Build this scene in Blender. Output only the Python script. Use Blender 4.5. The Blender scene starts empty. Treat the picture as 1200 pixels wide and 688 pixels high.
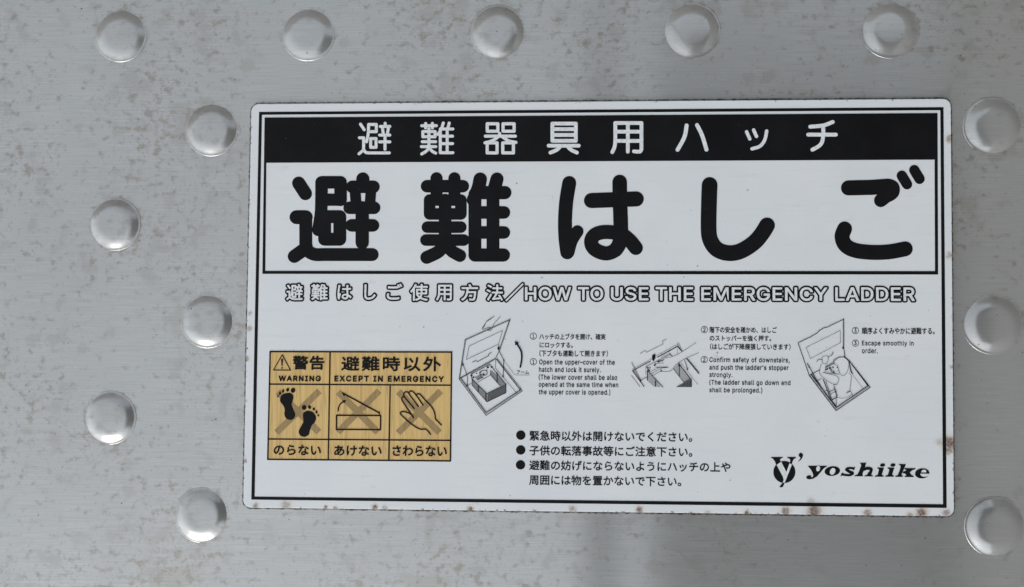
import bpy, bmesh, math, random
from mathutils import Vector, Euler, Matrix

random.seed(4)
S = bpy.context.scene
COL = S.collection
rad = math.radians

# ------------------------------------------------------------------ camera
cam_d = bpy.data.cameras.new("camera")
cam_d.sensor_width = 36.0
cam_d.lens = 32.0
cam_d.clip_start = 0.01
cam_d.clip_end = 200.0
cam = bpy.data.objects.new("camera", cam_d)
CAM_LOC = Vector((-0.02023, -0.00998, 0.44526))
CAM_ROT = Euler((0.035, 0.04432, 0.00498), 'XYZ')
cam.location = CAM_LOC
cam.rotation_euler = CAM_ROT
COL.objects.link(cam)
S.camera = cam

# ------------------------------------------------------------------ sky, sun, exposure
SUN_EL, SUN_AZ = rad(26), rad(200)          # azimuth measured clockwise from +Y
w = bpy.data.worlds.new("World")
S.world = w
w.use_nodes = True
wn = w.node_tree.nodes
wl = w.node_tree.links
bg = wn["Background"]
sky = wn.new("ShaderNodeTexSky")
sky.sky_type = 'NISHITA'
sky.sun_disc = False
sky.sun_elevation = SUN_EL
sky.sun_rotation = SUN_AZ
sky.dust_density = 2.5
sky.air_density = 1.0
hs = wn.new("ShaderNodeHueSaturation")      # cloud cover takes most of the blue out of the sky
hs.inputs['Saturation'].default_value = 0.36
wl.new(sky.outputs[0], hs.inputs['Color'])
gm = wn.new("ShaderNodeGamma")              # and evens it out between horizon and zenith
gm.inputs['Gamma'].default_value = 0.6
wl.new(hs.outputs[0], gm.inputs['Color'])
wl.new(gm.outputs[0], bg.inputs['Color'])
bg.inputs['Strength'].default_value = 0.15

sun_d = bpy.data.lights.new("sun", 'SUN')
sun_d.energy = 0.5
sun_d.angle = rad(40)
sun_d.color = (1.0, 0.985, 0.96)
sun = bpy.data.objects.new("sun", sun_d)
sd = Vector((math.sin(SUN_AZ) * math.cos(SUN_EL), math.cos(SUN_AZ) * math.cos(SUN_EL), math.sin(SUN_EL)))
sun.rotation_euler = sd.to_track_quat('Z', 'Y').to_euler()
sun.location = sd * 3
COL.objects.link(sun)

S.view_settings.view_transform = 'Standard'
S.view_settings.look = 'None'
S.view_settings.exposure = 1.46
S.view_settings.gamma = 1.0

# ------------------------------------------------------------------ measuring helpers
# A point measured on the photograph (1200 x 688) is carried onto the plane z = const
# (the steel at z = 0, the sign face at z = TOP); everything is then built flat on that plane.
TOP = 0.0012
PW, PH = 1200.0, 688.0
RM = CAM_ROT.to_matrix()


def P(px, py, z=TOP):
    d = RM @ Vector(((px - PW / 2) / PW * 36.0, (PH / 2 - py) / PW * 36.0, -32.0))
    t = (z - CAM_LOC.z) / d.z
    return Vector((CAM_LOC.x + d.x * t, CAM_LOC.y + d.y * t))


PX = (P(601, 344) - P(600, 344)).length      # size of one photo pixel on the sign, about 0.42 mm


def zc(ox, oy, s):
    """points read in an enlarged crop -> photo pixels"""
    return lambda pts: [(ox + x / s, oy + y / s) for x, y in pts]


# ------------------------------------------------------------------ object helpers
def link(o, parent=None):
    COL.objects.link(o)
    if parent:
        o.parent = parent
    return o


def empty(name, label, cat):
    o = bpy.data.objects.new(name, None)
    o.empty_display_size = 0.02
    o['label'] = label
    o['category'] = cat
    return link(o)


def obj(name, bm, mat, parent=None, smooth=False):
    me = bpy.data.meshes.new(name)
    bm.normal_update()
    bm.to_mesh(me)
    bm.free()
    if smooth:
        for p in me.polygons:
            p.use_smooth = True
    for m in (mat if isinstance(mat, (list, tuple)) else [mat]):
        me.materials.append(m)
    return link(bpy.data.objects.new(name, me), parent)


def struct(name, bm, mat):
    o = obj(name, bm, mat)
    o['kind'] = 'structure'
    return o


def box(bm, x0, x1, y0, y1, z0, z1):
    v = [bm.verts.new((x, y, z)) for z in (z0, z1) for y in (y0, y1) for x in (x0, x1)]
    for f in ((0, 2, 3, 1), (4, 5, 7, 6), (0, 1, 5, 4), (2, 6, 7, 3), (0, 4, 6, 2), (1, 3, 7, 5)):
        bm.faces.new([v[i] for i in f])


class Ink:
    """flat printed shapes of one part; every shape lies a hair above the one before it"""

    def __init__(self, z):
        self.bm = bmesh.new()
        self.z = z

    def poly(self, pts):
        q = [P(x, y) for x, y in pts]
        a = sum(q[i].x * q[(i + 1) % len(q)].y - q[(i + 1) % len(q)].x * q[i].y for i in range(len(q)))
        if a < 0:
            q.reverse()
        self.z += 4e-7
        vs = [self.bm.verts.new((p.x, p.y, self.z)) for p in q]
        try:
            self.bm.faces.new(vs)
        except ValueError:
            pass
        return self

    def cap(self, a, b, ra, rb=None, n=9, butt=False):
        rb = ra if rb is None else rb
        dx, dy = b[0] - a[0], b[1] - a[1]
        L = math.hypot(dx, dy)
        t = math.atan2(dy, dx) if L > 1e-9 else 0.0
        pts = []
        if butt:
            nx, ny = -math.sin(t), math.cos(t)
            pts = [(a[0] + nx * ra, a[1] + ny * ra), (a[0] - nx * ra, a[1] - ny * ra),
                   (b[0] - nx * rb, b[1] - ny * rb), (b[0] + nx * rb, b[1] + ny * rb)]
        else:
            for i in range(n + 1):
                u = t + math.pi / 2 + math.pi * i / n
                pts.append((a[0] + ra * math.cos(u), a[1] + ra * math.sin(u)))
            for i in range(n + 1):
                u = t - math.pi / 2 + math.pi * i / n
                pts.append((b[0] + rb * math.cos(u), b[1] + rb * math.sin(u)))
        return self.poly(pts)

    def line(self, pts, r, closed=False, curve=False, r2=None, butt=False):
        if curve:
            pts = smooth(pts, closed)
        if closed:
            pts = list(pts) + [pts[0]]
        m = len(pts) - 1
        for i in range(m):
            if r2 is None:
                self.cap(pts[i], pts[i + 1], r, butt=butt)
            else:
                self.cap(pts[i], pts[i + 1], r + (r2 - r) * i / m, r + (r2 - r) * (i + 1) / m)
        return self

    def ell(self, c, rx, ry=None, tilt=0.0, n=40):
        ry = ry or rx
        ct, st = math.cos(tilt), math.sin(tilt)
        return self.poly([(c[0] + rx * math.cos(u) * ct - ry * math.sin(u) * st,
                           c[1] + rx * math.cos(u) * st + ry * math.sin(u) * ct)
                          for u in [2 * math.pi * i / n for i in range(n)]])

    def ring(self, c, r, wd, n=28):
        return self.line([(c[0] + r * math.cos(2 * math.pi * i / n), c[1] + r * math.sin(2 * math.pi * i / n))
                          for i in range(n)], wd, closed=True)

    def blob(self, pts):
        return self.poly(smooth(pts, True))

    def frame(self, outer, inner):
        """four trapezoids between two quadrilaterals, butted at the mitres"""
        qo = [P(*p) for p in outer]
        qi = [P(*p) for p in inner]
        self.z += 4e-7
        vo = [self.bm.verts.new((p.x, p.y, self.z)) for p in qo]
        vi = [self.bm.verts.new((p.x, p.y, self.z)) for p in qi]
        for i in range(4):
            j = (i + 1) % 4
            self.bm.faces.new((vo[i], vi[i], vi[j], vo[j]))
        return self

    def build(self, name, mat, parent):
        return obj(name, self.bm, mat, parent)


def smooth(pts, closed=False, n=6):
    out = []
    m = len(pts)
    rng = range(m if closed else m - 1)
    for i in rng:
        if closed:
            p0, p1, p2, p3 = pts[i - 1], pts[i], pts[(i + 1) % m], pts[(i + 2) % m]
        else:
            p0, p1, p2, p3 = pts[max(i - 1, 0)], pts[i], pts[i + 1], pts[min(i + 2, m - 1)]
        for k in range(n):
            t = k / n
            out.append(tuple(0.5 * (2 * p1[a] + (p2[a] - p0[a]) * t + (2 * p0[a] - 5 * p1[a] + 4 * p2[a] - p3[a]) * t * t
                                    + (3 * p1[a] - p0[a] - 3 * p2[a] + p3[a]) * t ** 3) for a in (0, 1)))
    if not closed:
        out.append(tuple(pts[-1]))
    return out


# sign outline measured on the photograph: top-left, top-right, bottom-right, bottom-left
CORN = [(294.6, 121.7), (1114.4, 115.6), (1118.3, 605.2), (284.8, 594.8)]
CP = [P(*c) for c in CORN]
U_TOP = (CP[1] - CP[0]).normalized()
U_BOT = (CP[2] - CP[3]).normalized()


def u_at(py):
    t = min(1, max(0, (py - 119) / 480))
    return (U_TOP * (1 - t) + U_BOT * t).normalized()


def load_font(fn):
    try:
        return bpy.data.fonts.load(bpy.utils.system_resource('DATAFILES') + "/fonts/" + fn)
    except Exception:
        return None


SANS = load_font("Inter.woff2")          # one of Blender's own fonts; the built-in one stands in if it is absent


def glyph_mesh(body, spacing=1.0, res=4, word=1.0):
    c = bpy.data.curves.new("lettering", 'FONT')
    if SANS and all(ord(ch) < 0x2100 for ch in body):
        c.font = SANS
    c.body = body
    c.size = 1.0
    c.space_character = spacing
    c.space_word = word
    c.resolution_u = res
    c.dimensions = '2D'
    c.fill_mode = 'BOTH'
    o = bpy.data.objects.new("lettering", c)
    COL.objects.link(o)
    dg = bpy.context.evaluated_depsgraph_get()
    dg.update()
    me = bpy.data.meshes.new_from_object(o.evaluated_get(dg), depsgraph=dg)
    bpy.data.objects.remove(o)
    bpy.data.curves.remove(c)
    return me


def set_text(name, layers, x0, x1, y0, y1, parent, spacing=1.0, res=4, word=1.0, body=None, step=5e-8):
    """one line of lettering: its ink fills x0..x1 and (at its left end) y0..y1 in photo pixels.
    layers: (weight added all round in pixels, material, z) from the lowest up; the first one gives the fit."""
    r0 = layers[0][0]
    x0, x1, y0, y1 = x0 + r0, x1 - r0, y0 + r0, y1 - r0
    ym = (y0 + y1) / 2
    A = P(x0, y1)
    u = u_at(ym)
    wd = abs((P(x1, ym) - P(x0, ym)).dot(u))
    ht = (P(x0, y0) - P(x0, y1)).length
    v = Vector((-u.y, u.x))
    made = []
    src = glyph_mesh(body, spacing, res, word)
    xs = [q.co.x for q in src.vertices]
    ys = [q.co.y for q in src.vertices]
    fx, fy = (min(xs), max(xs)), (min(ys), max(ys))
    for r, mat, zz in layers:
        bm = bmesh.new()
        bm.from_mesh(src)
        bmesh.ops.remove_doubles(bm, verts=bm.verts, dist=1e-5)
        for q in bm.verts:
            p = A + u * ((q.co.x - fx[0]) / (fx[1] - fx[0]) * wd) + v * ((q.co.y - fy[0]) / (fy[1] - fy[0]) * ht)
            q.co = (p.x, p.y, zz)
        bm.normal_update()
        for f in bm.faces:
            f.smooth = False
            f.material_index = 0
            if f.normal.z < 0:
                f.normal_flip()
        if r > 0:
            R = r * PX
            z = zz
            n = 5 if r < 0.5 else 8
            edges = [(e.verts[0].co.copy(), e.verts[1].co.copy()) for e in bm.edges if len(e.link_faces) == 1]
            for p, q in edges:
                t = math.atan2(q.y - p.y, q.x - p.x)
                z += step
                pts = [(p.x + R * math.cos(t + math.pi / 2 + math.pi * i / n), p.y + R * math.sin(t + math.pi / 2 + math.pi * i / n), z) for i in range(n + 1)]
                pts += [(q.x + R * math.cos(t - math.pi / 2 + math.pi * i / n), q.y + R * math.sin(t - math.pi / 2 + math.pi * i / n), z) for i in range(n + 1)]
                bm.faces.new([bm.verts.new(c) for c in pts])
        me = bpy.data.meshes.new(name)
        bm.to_mesh(me)
        bm.free()
        me.materials.append(mat)
        made.append(link(bpy.data.objects.new(name, me), parent))
    bpy.data.meshes.remove(src)
    return made


def merge(objs):
    """several flat lettering meshes of ONE text block become one mesh"""
    bm = bmesh.new()
    for o in objs:
        bm.from_mesh(o.data)
    base = objs[0]
    me = base.data
    bm.to_mesh(me)
    bm.free()
    for o in objs[1:]:
        d = o.data
        bpy.data.objects.remove(o)
        bpy.data.meshes.remove(d)
    return base


# ------------------------------------------------------------------ materials
class NT:
    def __init__(self, name):
        self.m = bpy.data.materials.new(name)
        self.m.use_nodes = True
        self.t = self.m.node_tree
        self.b = self.t.nodes["Principled BSDF"]
        self.tc = self.t.nodes.new("ShaderNodeTexCoord")

    def n(self, kind, **kw):
        x = self.t.nodes.new("ShaderNode" + kind)
        for k, v in kw.items():
            setattr(x, k, v)
        return x

    def put(self, sock, v):
        if isinstance(v, bpy.types.NodeSocket):
            self.t.links.new(v, sock)
        else:
            sock.default_value = v

    def math(self, op, a, b=0.0, clamp=False):
        x = self.n("Math", operation=op, use_clamp=clamp)
        self.put(x.inputs[0], a)
        self.put(x.inputs[1], b)
        return x.outputs[0]

    def vmath(self, op, a, b):
        x = self.n("VectorMath", operation=op)
        self.put(x.inputs[0], a)
        self.put(x.inputs[1], b)
        return x.outputs[1] if op in ('DISTANCE', 'LENGTH') else x.outputs[0]

    def scaled(self, s):
        """object coordinates times s"""
        x = self.n("Mapping")
        self.put(x.inputs['Vector'], self.pos())
        x.inputs['Scale'].default_value = s
        return x.outputs[0]

    def pos(self):
        g = self.n("NewGeometry")
        return g.outputs['Position']

    def noise(self, vec, scale=1.0, detail=3.0, rough=0.5, dist=0.0):
        x = self.n("TexNoise")
        self.put(x.inputs['Vector'], vec)
        x.inputs['Scale'].default_value = scale
        x.inputs['Detail'].default_value = detail
        x.inputs['Roughness'].default_value = rough
        x.inputs['Distortion'].default_value = dist
        return x.outputs[0]

    def noise_col(self, vec, scale, detail=2.0):
        x = self.n("TexNoise")
        self.put(x.inputs['Vector'], vec)
        x.inputs['Scale'].default_value = scale
        x.inputs['Detail'].default_value = detail
        return x.outputs[1]

    def ramp(self, v, lo, hi, a=0.0, b=1.0):
        x = self.n("MapRange", interpolation_type='SMOOTHSTEP')
        self.put(x.inputs[0], v)
        x.inputs[1].default_value = lo
        x.inputs[2].default_value = hi
        x.inputs[3].default_value = a
        x.inputs[4].default_value = b
        return x.outputs[0]

    def mix(self, f, a, b):
        x = self.n("Mix", data_type='RGBA')
        self.put(x.inputs[0], f)
        for s, v in ((x.inputs[6], a), (x.inputs[7], b)):
            self.put(s, v if isinstance(v, bpy.types.NodeSocket) else (*v, 1.0))
        return x.outputs[2]

    def fmix(self, f, a, b):
        x = self.n("Mix", data_type='FLOAT')
        self.put(x.inputs[0], f)
        self.put(x.inputs[2], a)
        self.put(x.inputs[3], b)
        return x.outputs[0]

    def bump(self, h, strength, distance):
        x = self.n("Bump")
        x.inputs['Strength'].default_value = strength
        x.inputs['Distance'].default_value = distance
        self.put(x.inputs['Height'], h)
        return x.outputs[0]


def plain(name, col, rough=0.5, spec=0.5):
    m = NT(name)
    v = m.noise(m.pos(), 900, 3)
    c = m.mix(m.ramp(v, 0.3, 0.7), tuple(x * 0.9 for x in col), tuple(min(1, x * 1.1) for x in col))
    m.put(m.b.inputs['Base Color'], c)
    m.b.inputs['Roughness'].default_value = rough
    m.b.inputs['Specular IOR Level'].default_value = spec
    return m.m


def sign_distance(m, pos):
    """distance outside (+) or inside (-) the sign's outline, from its four edges"""
    r = 9.0 * PX
    side = []
    for i in range(4):
        p, q = CP[i], CP[(i + 1) % 4]
        t = (q - p).normalized()
        n = Vector((-t.y, t.x))                 # the corners run clockwise seen from above, so this points outward
        x = m.n("VectorMath", operation='DOT_PRODUCT')
        m.put(x.inputs[0], pos)
        m.put(x.inputs[1], (n.x, n.y, 0))
        side.append(m.math('SUBTRACT', x.outputs['Value'], n.dot(p) - r))
    a = m.math('MAXIMUM', side[0], side[2])
    b = m.math('MAXIMUM', side[1], side[3])
    a0, b0 = m.math('MAXIMUM', a, 0.0), m.math('MAXIMUM', b, 0.0)
    out = m.math('SQRT', m.math('ADD', m.math('MULTIPLY', a0, a0), m.math('MULTIPLY', b0, b0)))
    return m.math('SUBTRACT', m.math('ADD', out, m.math('MINIMUM', m.math('MAXIMUM', a, b), 0.0)), r)


STUDS = [(141.5, 41.5, 30), (361.3, 40, 30), (583.7, 38, 30.6), (810.7, 36, 31), (1043, 35, 31), (1163.5, 148, 31.4),
         (1163.7, 380, 32), (1166.5, 617.5, 32), (248, 151.6, 30), (134.5, 262.7, 29.6), (243.4, 376, 30), (129, 489.3, 29.6),
         (236.6, 603.7, 30), (119, 718.5, 30)]


def steel_material(name, r0, r1, aniso, metal, stain_amt, gain=1.0):
    m = NT(name)
    pos = m.pos()
    # brush lines run along x
    brush = m.noise(m.scaled((45, 2600, 1)), 1.0, 3, 0.6)
    brush2 = m.noise(m.scaled((9, 700, 1)), 1.0, 2, 0.5)
    cloud = m.noise(pos, 9, 3, 0.55)
    # water stains: two sizes, gathered in patches
    warp = m.vmath('ADD', pos, m.vmath('MULTIPLY', m.noise_col(pos, 340, 2), (0.0026, 0.0026, 0)))
    n1 = m.noise(m.vmath('MULTIPLY', warp, (1, 1.15, 1)), 210, 2.5, 0.5)
    n2 = m.noise(warp, 540, 2, 0.5)
    zone = m.noise(m.vmath('ADD', pos, (0.31, 0.12, 0)), 15, 3, 0.55)
    sp = m.n("SeparateXYZ")
    m.put(sp.inputs[0], pos)
    far = m.math('MULTIPLY', m.ramp(sp.outputs[0], -0.02, 0.10), m.ramp(sp.outputs[1], 0.10, -0.10))   # fewer marks to the lower right
    zb = m.math('SUBTRACT', m.math('SUBTRACT', zone, 0.53), m.math('MULTIPLY', far, 0.16))
    # more of them round the foot of each stud
    ds = None
    for x, y, r in STUDS:
        p = P(x, y, 0.0)
        e = m.math('SUBTRACT', m.vmath('DISTANCE', m.vmath('MULTIPLY', pos, (1, 1, 0)), (p.x, p.y, 0)), r * PX)
        ds = e if ds is None else m.math('MINIMUM', ds, e)
    foot = m.math('MULTIPLY', m.ramp(ds, 0.0002, 0.0030, 1.0, 0.0), m.ramp(ds, -0.0016, -0.0002))
    zb = m.math('ADD', zb, m.math('MULTIPLY', foot, 0.22))
    big = m.ramp(m.math('ADD', n1, m.math('MULTIPLY', zb, 0.46)), 0.51, 0.72)
    small = m.ramp(m.math('ADD', n2, m.math('MULTIPLY', zb, 0.46)), 0.55, 0.76)
    wide = m.ramp(m.math('ADD', m.noise(warp, 85, 2.5, 0.5), m.math('MULTIPLY', zb, 0.30)), 0.53, 0.66)
    fine = m.noise(pos, 1100, 2, 0.6)
    stain = m.math('MULTIPLY', m.math('MAXIMUM', big, m.math('MAXIMUM', m.math('MULTIPLY', small, 0.8), m.math('MULTIPLY', wide, 0.42))), m.ramp(fine, 0.25, 0.65, 0.45, 1.0))
    # dark pits
    pit = m.ramp(m.noise(pos, 620, 1, 0.4), 0.77, 0.81)
    # grime and contact shadow, both painted into the steel along the sign's edge
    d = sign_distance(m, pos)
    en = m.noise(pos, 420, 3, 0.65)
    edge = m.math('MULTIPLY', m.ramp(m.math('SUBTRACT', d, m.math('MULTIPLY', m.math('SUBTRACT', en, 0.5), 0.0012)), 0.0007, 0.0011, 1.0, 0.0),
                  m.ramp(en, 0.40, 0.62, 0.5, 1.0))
    c = m.mix(m.ramp(brush, 0.25, 0.75), (0.455, 0.478, 0.473), (0.570, 0.593, 0.587))
    c = m.mix(m.ramp(cloud, 0.3, 0.7, 0.0, 0.25), c, (0.42, 0.43, 0.43))
    c = m.mix(1.0 - 1.0 / gain, c, (0.80, 0.82, 0.82)) if gain > 1.0 else c
    c = m.mix(m.math('MULTIPLY', stain, stain_amt), c, (0.235, 0.203, 0.160))
    c = m.mix(m.math('MULTIPLY', pit, 0.8), c, (0.10, 0.085, 0.07))
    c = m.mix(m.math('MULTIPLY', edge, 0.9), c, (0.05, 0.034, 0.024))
    m.put(m.b.inputs['Base Color'], c)
    m.put(m.b.inputs['Metallic'], m.fmix(m.math('MAXIMUM', stain, edge), metal, metal * 0.95))
    r = m.math('ADD', m.ramp(brush2, 0.2, 0.8, r0, r1), m.math('MULTIPLY', stain, 0.06))
    m.put(m.b.inputs['Roughness'], r)
    m.b.inputs['Anisotropic'].default_value = aniso
    t = m.n("CombineXYZ")
    t.inputs[1].default_value = 1.0          # the lobe is wide across the brush lines
    m.put(m.b.inputs['Tangent'], t.outputs[0])
    h = m.math('MULTIPLY', brush, 0.5)
    m.put(m.b.inputs['Normal'], m.bump(h, 0.25, 0.00008))
    return m.m


# rust marks on the enamel: photo pixel, radius in pixels, strength
RUST = [(299.7, 591, 5, .6), (335, 590.5, 9, .45), (382, 593, 3.5, .7), (393.5, 595.5, 4.5, .9), (439, 593, 5, 1.0),
        (451, 594, 5, .4), (551, 595.5, 5.5, 1.0), (626, 597.5, 3.2, .8), (671, 595, 6.5, .5), (749, 595.5, 6.5, .75),
        (809, 600, 3.5, .85), (819, 601, 2.4, .9), (829, 600, 6, .35), (862, 601, 3, .5), (875, 599.5, 4.5, 1.0),
        (886, 602, 5, .4), (920.5, 597.5, 8, .75), (954, 597.5, 12, .85), (1016.5, 599.5, 7, .7), (1080, 599.5, 9, 1.0),
        (1066, 603, 6, .6), (1109, 601.5, 7, .6), (1113, 519, 12, .9), (1112, 527, 8, .7), (1113, 163, 7, .6),
        (1112.8, 299, 5.5, .5), (1116, 430, 4, .5), (292, 385, 6, .45), (293, 367, 4, .4), (289, 420, 5, .5),
        (287, 470, 3, .5), (286.5, 540, 3.5, .6), (950, 588, 7, .3), (1101, 518, 7, .28)]


def enamel_material():
    m = NT("white_enamel")
    pos = m.pos()
    flat = m.vmath('MULTIPLY', pos, (1, 1, 0))
    warp = m.vmath('ADD', flat, m.vmath('MULTIPLY', m.vmath('SUBTRACT', m.noise_col(flat, 700, 3), (0.5, 0.5, 0)), (0.0026, 0.0026, 0)))
    halo = None
    core = None
    for x, y, r, k in RUST:
        p = P(x, y + 1.6 if y > 588 and x < 1100 else y)
        d = m.vmath('DISTANCE', warp, (p.x, p.y, 0))
        a = m.ramp(d, 0.25 * r * PX, 1.35 * r * PX, k, 0.0)
        b = m.ramp(d, 0.20 * r * PX, 0.85 * r * PX, min(1.0, k * 1.15), 0.0)
        halo = a if halo is None else m.math('MAXIMUM', halo, a)
        core = b if core is None else m.math('MAXIMUM', core, b)
    # scuffs, faint drag marks along x, sparse dark specks
    cloud = m.noise(flat, 22, 4, 0.6)
    drag = m.noise(m.scaled((30, 420, 1)), 1.0, 4, 0.65)
    grain = m.noise(flat, 1500, 2, 0.6)
    speck = m.ramp(m.noise(flat, 330, 1, 0.3), 0.79, 0.82)
    smear = m.math('MULTIPLY', m.ramp(m.noise(m.vmath('MULTIPLY', flat, (1, 1.6, 1)), 95, 4, 0.62), 0.62, 0.78),
                   m.ramp(cloud, 0.45, 0.65))
    c = m.mix(m.ramp(cloud, 0.3, 0.7), (0.675, 0.725, 0.76), (0.72, 0.76, 0.79))
    c = m.mix(m.ramp(drag, 0.50, 0.78, 0.0, 0.36), c, (0.60, 0.625, 0.645))
    c = m.mix(m.ramp(grain, 0.35, 0.7, 0.0, 0.16), c, (0.60, 0.62, 0.64))
    c = m.mix(m.math('MULTIPLY', smear, 0.6), c, (0.42, 0.43, 0.44))
    c = m.mix(m.math('MULTIPLY', speck, 0.7), c, (0.18, 0.18, 0.18))
    hn = m.ramp(m.noise(flat, 900, 3, 0.6), 0.3, 0.7, 0.55, 1.0)
    c = m.mix(m.math('MULTIPLY', m.math('MULTIPLY', halo, hn), 0.75), c, (0.46, 0.315, 0.18))
    c = m.mix(m.math('MULTIPLY', m.math('MULTIPLY', core, hn), 0.95), c, (0.075, 0.036, 0.024))
    # rust creeping in from the cut edge, mostly along the lower and right-hand sides
    d = sign_distance(m, pos)
    en = m.noise(flat, 380, 4, 0.7)
    creep = m.math('MULTIPLY', m.ramp(m.math('ADD', d, m.math('MULTIPLY', m.math('SUBTRACT', en, 0.5), 0.006)), -0.0001, 0.0006), m.ramp(en, 0.50, 0.64))
    c = m.mix(m.math('MULTIPLY', creep, 0.85), c, (0.12, 0.065, 0.045))
    m.put(m.b.inputs['Base Color'], c)
    m.put(m.b.inputs['Roughness'], m.fmix(halo, 0.42, 0.8))
    m.b.inputs['Specular IOR Level'].default_value = 0.4
    hgt = m.math('ADD', m.math('MULTIPLY', grain, 0.3), m.math('MULTIPLY', core, 1.2))
    m.put(m.b.inputs['Normal'], m.bump(hgt, 0.12, 0.0001))
    return m.m


def black_material():
    m = NT("black_ink")
    pos = m.pos()
    wear = m.ramp(m.noise(pos, 520, 2, 0.6), 0.70, 0.80)
    dust = m.noise(pos, 40, 5, 0.65)
    c = m.mix(m.ramp(dust, 0.3, 0.75), (0.0045, 0.0048, 0.0055), (0.008, 0.0084, 0.0095))
    c = m.mix(m.math('MULTIPLY', wear, 0.12), c, (0.2, 0.2, 0.2))
    m.put(m.b.inputs['Base Color'], c)
    m.b.inputs['Roughness'].default_value = 0.5
    m.b.inputs['Specular IOR Level'].default_value = 0.14
    return m.m


def wood_print_material():
    m = NT("wood_grain_print")
    pos = m.pos()
    g1 = m.noise(m.scaled((520, 22, 1)), 1.0, 3, 0.55, 0.6)
    g2 = m.noise(m.scaled((1500, 60, 1)), 1.0, 2, 0.6)
    def contour(sx, sy, off, wdt):
        n = m.noise(m.vmath('ADD', m.scaled((sx, sy, 1)), (off, 0, 0)), 1.0, 1.5, 0.5, 0.3)
        return m.ramp(m.math('ABSOLUTE', m.math('SUBTRACT', n, 0.5)), 0.0, wdt, 1.0, 0.0)
    lines = m.math('MAXIMUM', contour(330, 12, 0.0, 0.028), m.math('MULTIPLY', contour(260, 14, 7.3, 0.02), 0.8))
    c = m.mix(m.ramp(g1, 0.3, 0.7), (0.60, 0.41, 0.15), (0.69, 0.487, 0.197))
    c = m.mix(m.ramp(g2, 0.55, 0.8, 0.0, 0.35), c, (0.42, 0.29, 0.11))
    c = m.mix(m.math('MULTIPLY', lines, 0.33), c, (0.24, 0.165, 0.065))
    m.put(m.b.inputs['Base Color'], c)
    m.b.inputs['Roughness'].default_value = 0.45
    return m.m


def cross_material():
    m = NT("translucent_grey_print")
    g = m.noise(m.scaled((900, 40, 1)), 1.0, 2, 0.6)
    m.put(m.b.inputs['Base Color'], m.mix(m.ramp(g, 0.3, 0.7), (0.275, 0.19, 0.078), (0.345, 0.24, 0.102)))
    m.b.inputs['Roughness'].default_value = 0.5
    return m.m


def concrete_material(name, a, b):
    m = NT(name)
    n = m.noise(m.pos(), 6, 6, 0.6)
    m.put(m.b.inputs['Base Color'], m.mix(m.ramp(n, 0.3, 0.7), a, b))
    m.b.inputs['Roughness'].default_value = 0.85
    m.put(m.b.inputs['Normal'], m.bump(m.noise(m.pos(), 60, 4, 0.6), 0.3, 0.005))
    return m.m


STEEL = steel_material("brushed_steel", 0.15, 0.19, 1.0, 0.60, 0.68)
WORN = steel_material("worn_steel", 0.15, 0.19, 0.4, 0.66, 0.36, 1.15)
ENAMEL = enamel_material()
BLACK = black_material()
WHITE = plain("white_print", (0.69, 0.735, 0.765), 0.42, 0.4)
WOOD = wood_print_material()
CROSS = cross_material()
GREY = plain("grey_tint", (0.22, 0.23, 0.24), 0.5)
LGREY = plain("light_grey_tint", (0.36, 0.37, 0.385), 0.5)
EDGE = plain("rusty_edge", (0.10, 0.065, 0.045), 0.8)
CONC = concrete_material("concrete", (0.22, 0.21, 0.20), (0.30, 0.29, 0.275))
DARKC = concrete_material("dark_render", (0.16, 0.155, 0.15), (0.21, 0.20, 0.195))  # dark tone for the unseen low wall mirrored in the studs

DARKSLAB = plain("dark_slab", (0.06, 0.055, 0.05), 0.7)  # kept dark so the added overhead slab darkens the steel's reflection

# ------------------------------------------------------------------ balcony floor, with unseen slab and walls added to shape reflections
bm = bmesh.new()
box(bm, -6, 6, -6, 6, -0.16, -0.03)
struct("balcony_floor", bm, CONC)
bm = bmesh.new()
box(bm, -4.0, 4.0, 1.05, 1.25, -0.03, 1.35)
struct("reflected_low_wall", bm, DARKC)  # unseen low wall, height set for dark bands on the studs' upper rims
bm = bmesh.new()
box(bm, 0.085, 0.180, -1.3, 0.80, 2.3, 2.45)
box(bm, 0.290, 2.8, -1.3, 0.80, 2.3, 2.45)
struct("overhead_reflection_slab", bm, DARKSLAB)  # added unseen slab; its slit shapes the bright streak in the steel
bm = bmesh.new()
box(bm, 0.66, 0.80, -1.3, 1.045, -0.03, 1.1)
struct("added_side_blocker", bm, CONC)  # added unseen occluder that dims the right side and its stud reflections

# ------------------------------------------------------------------ hatch cover with its studs
hatch = empty("hatch_cover", "brushed steel hatch cover with round raised studs and brown water stains, under the sign", "hatch cover")
bm = bmesh.new()
box(bm, -0.50, 0.50, -0.36, 0.36, -0.03, 0.0)
bmesh.ops.bevel(bm, geom=[e for e in bm.edges], offset=0.002, segments=2, affect='EDGES')
obj("steel_plate", bm, STEEL, hatch)


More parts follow.
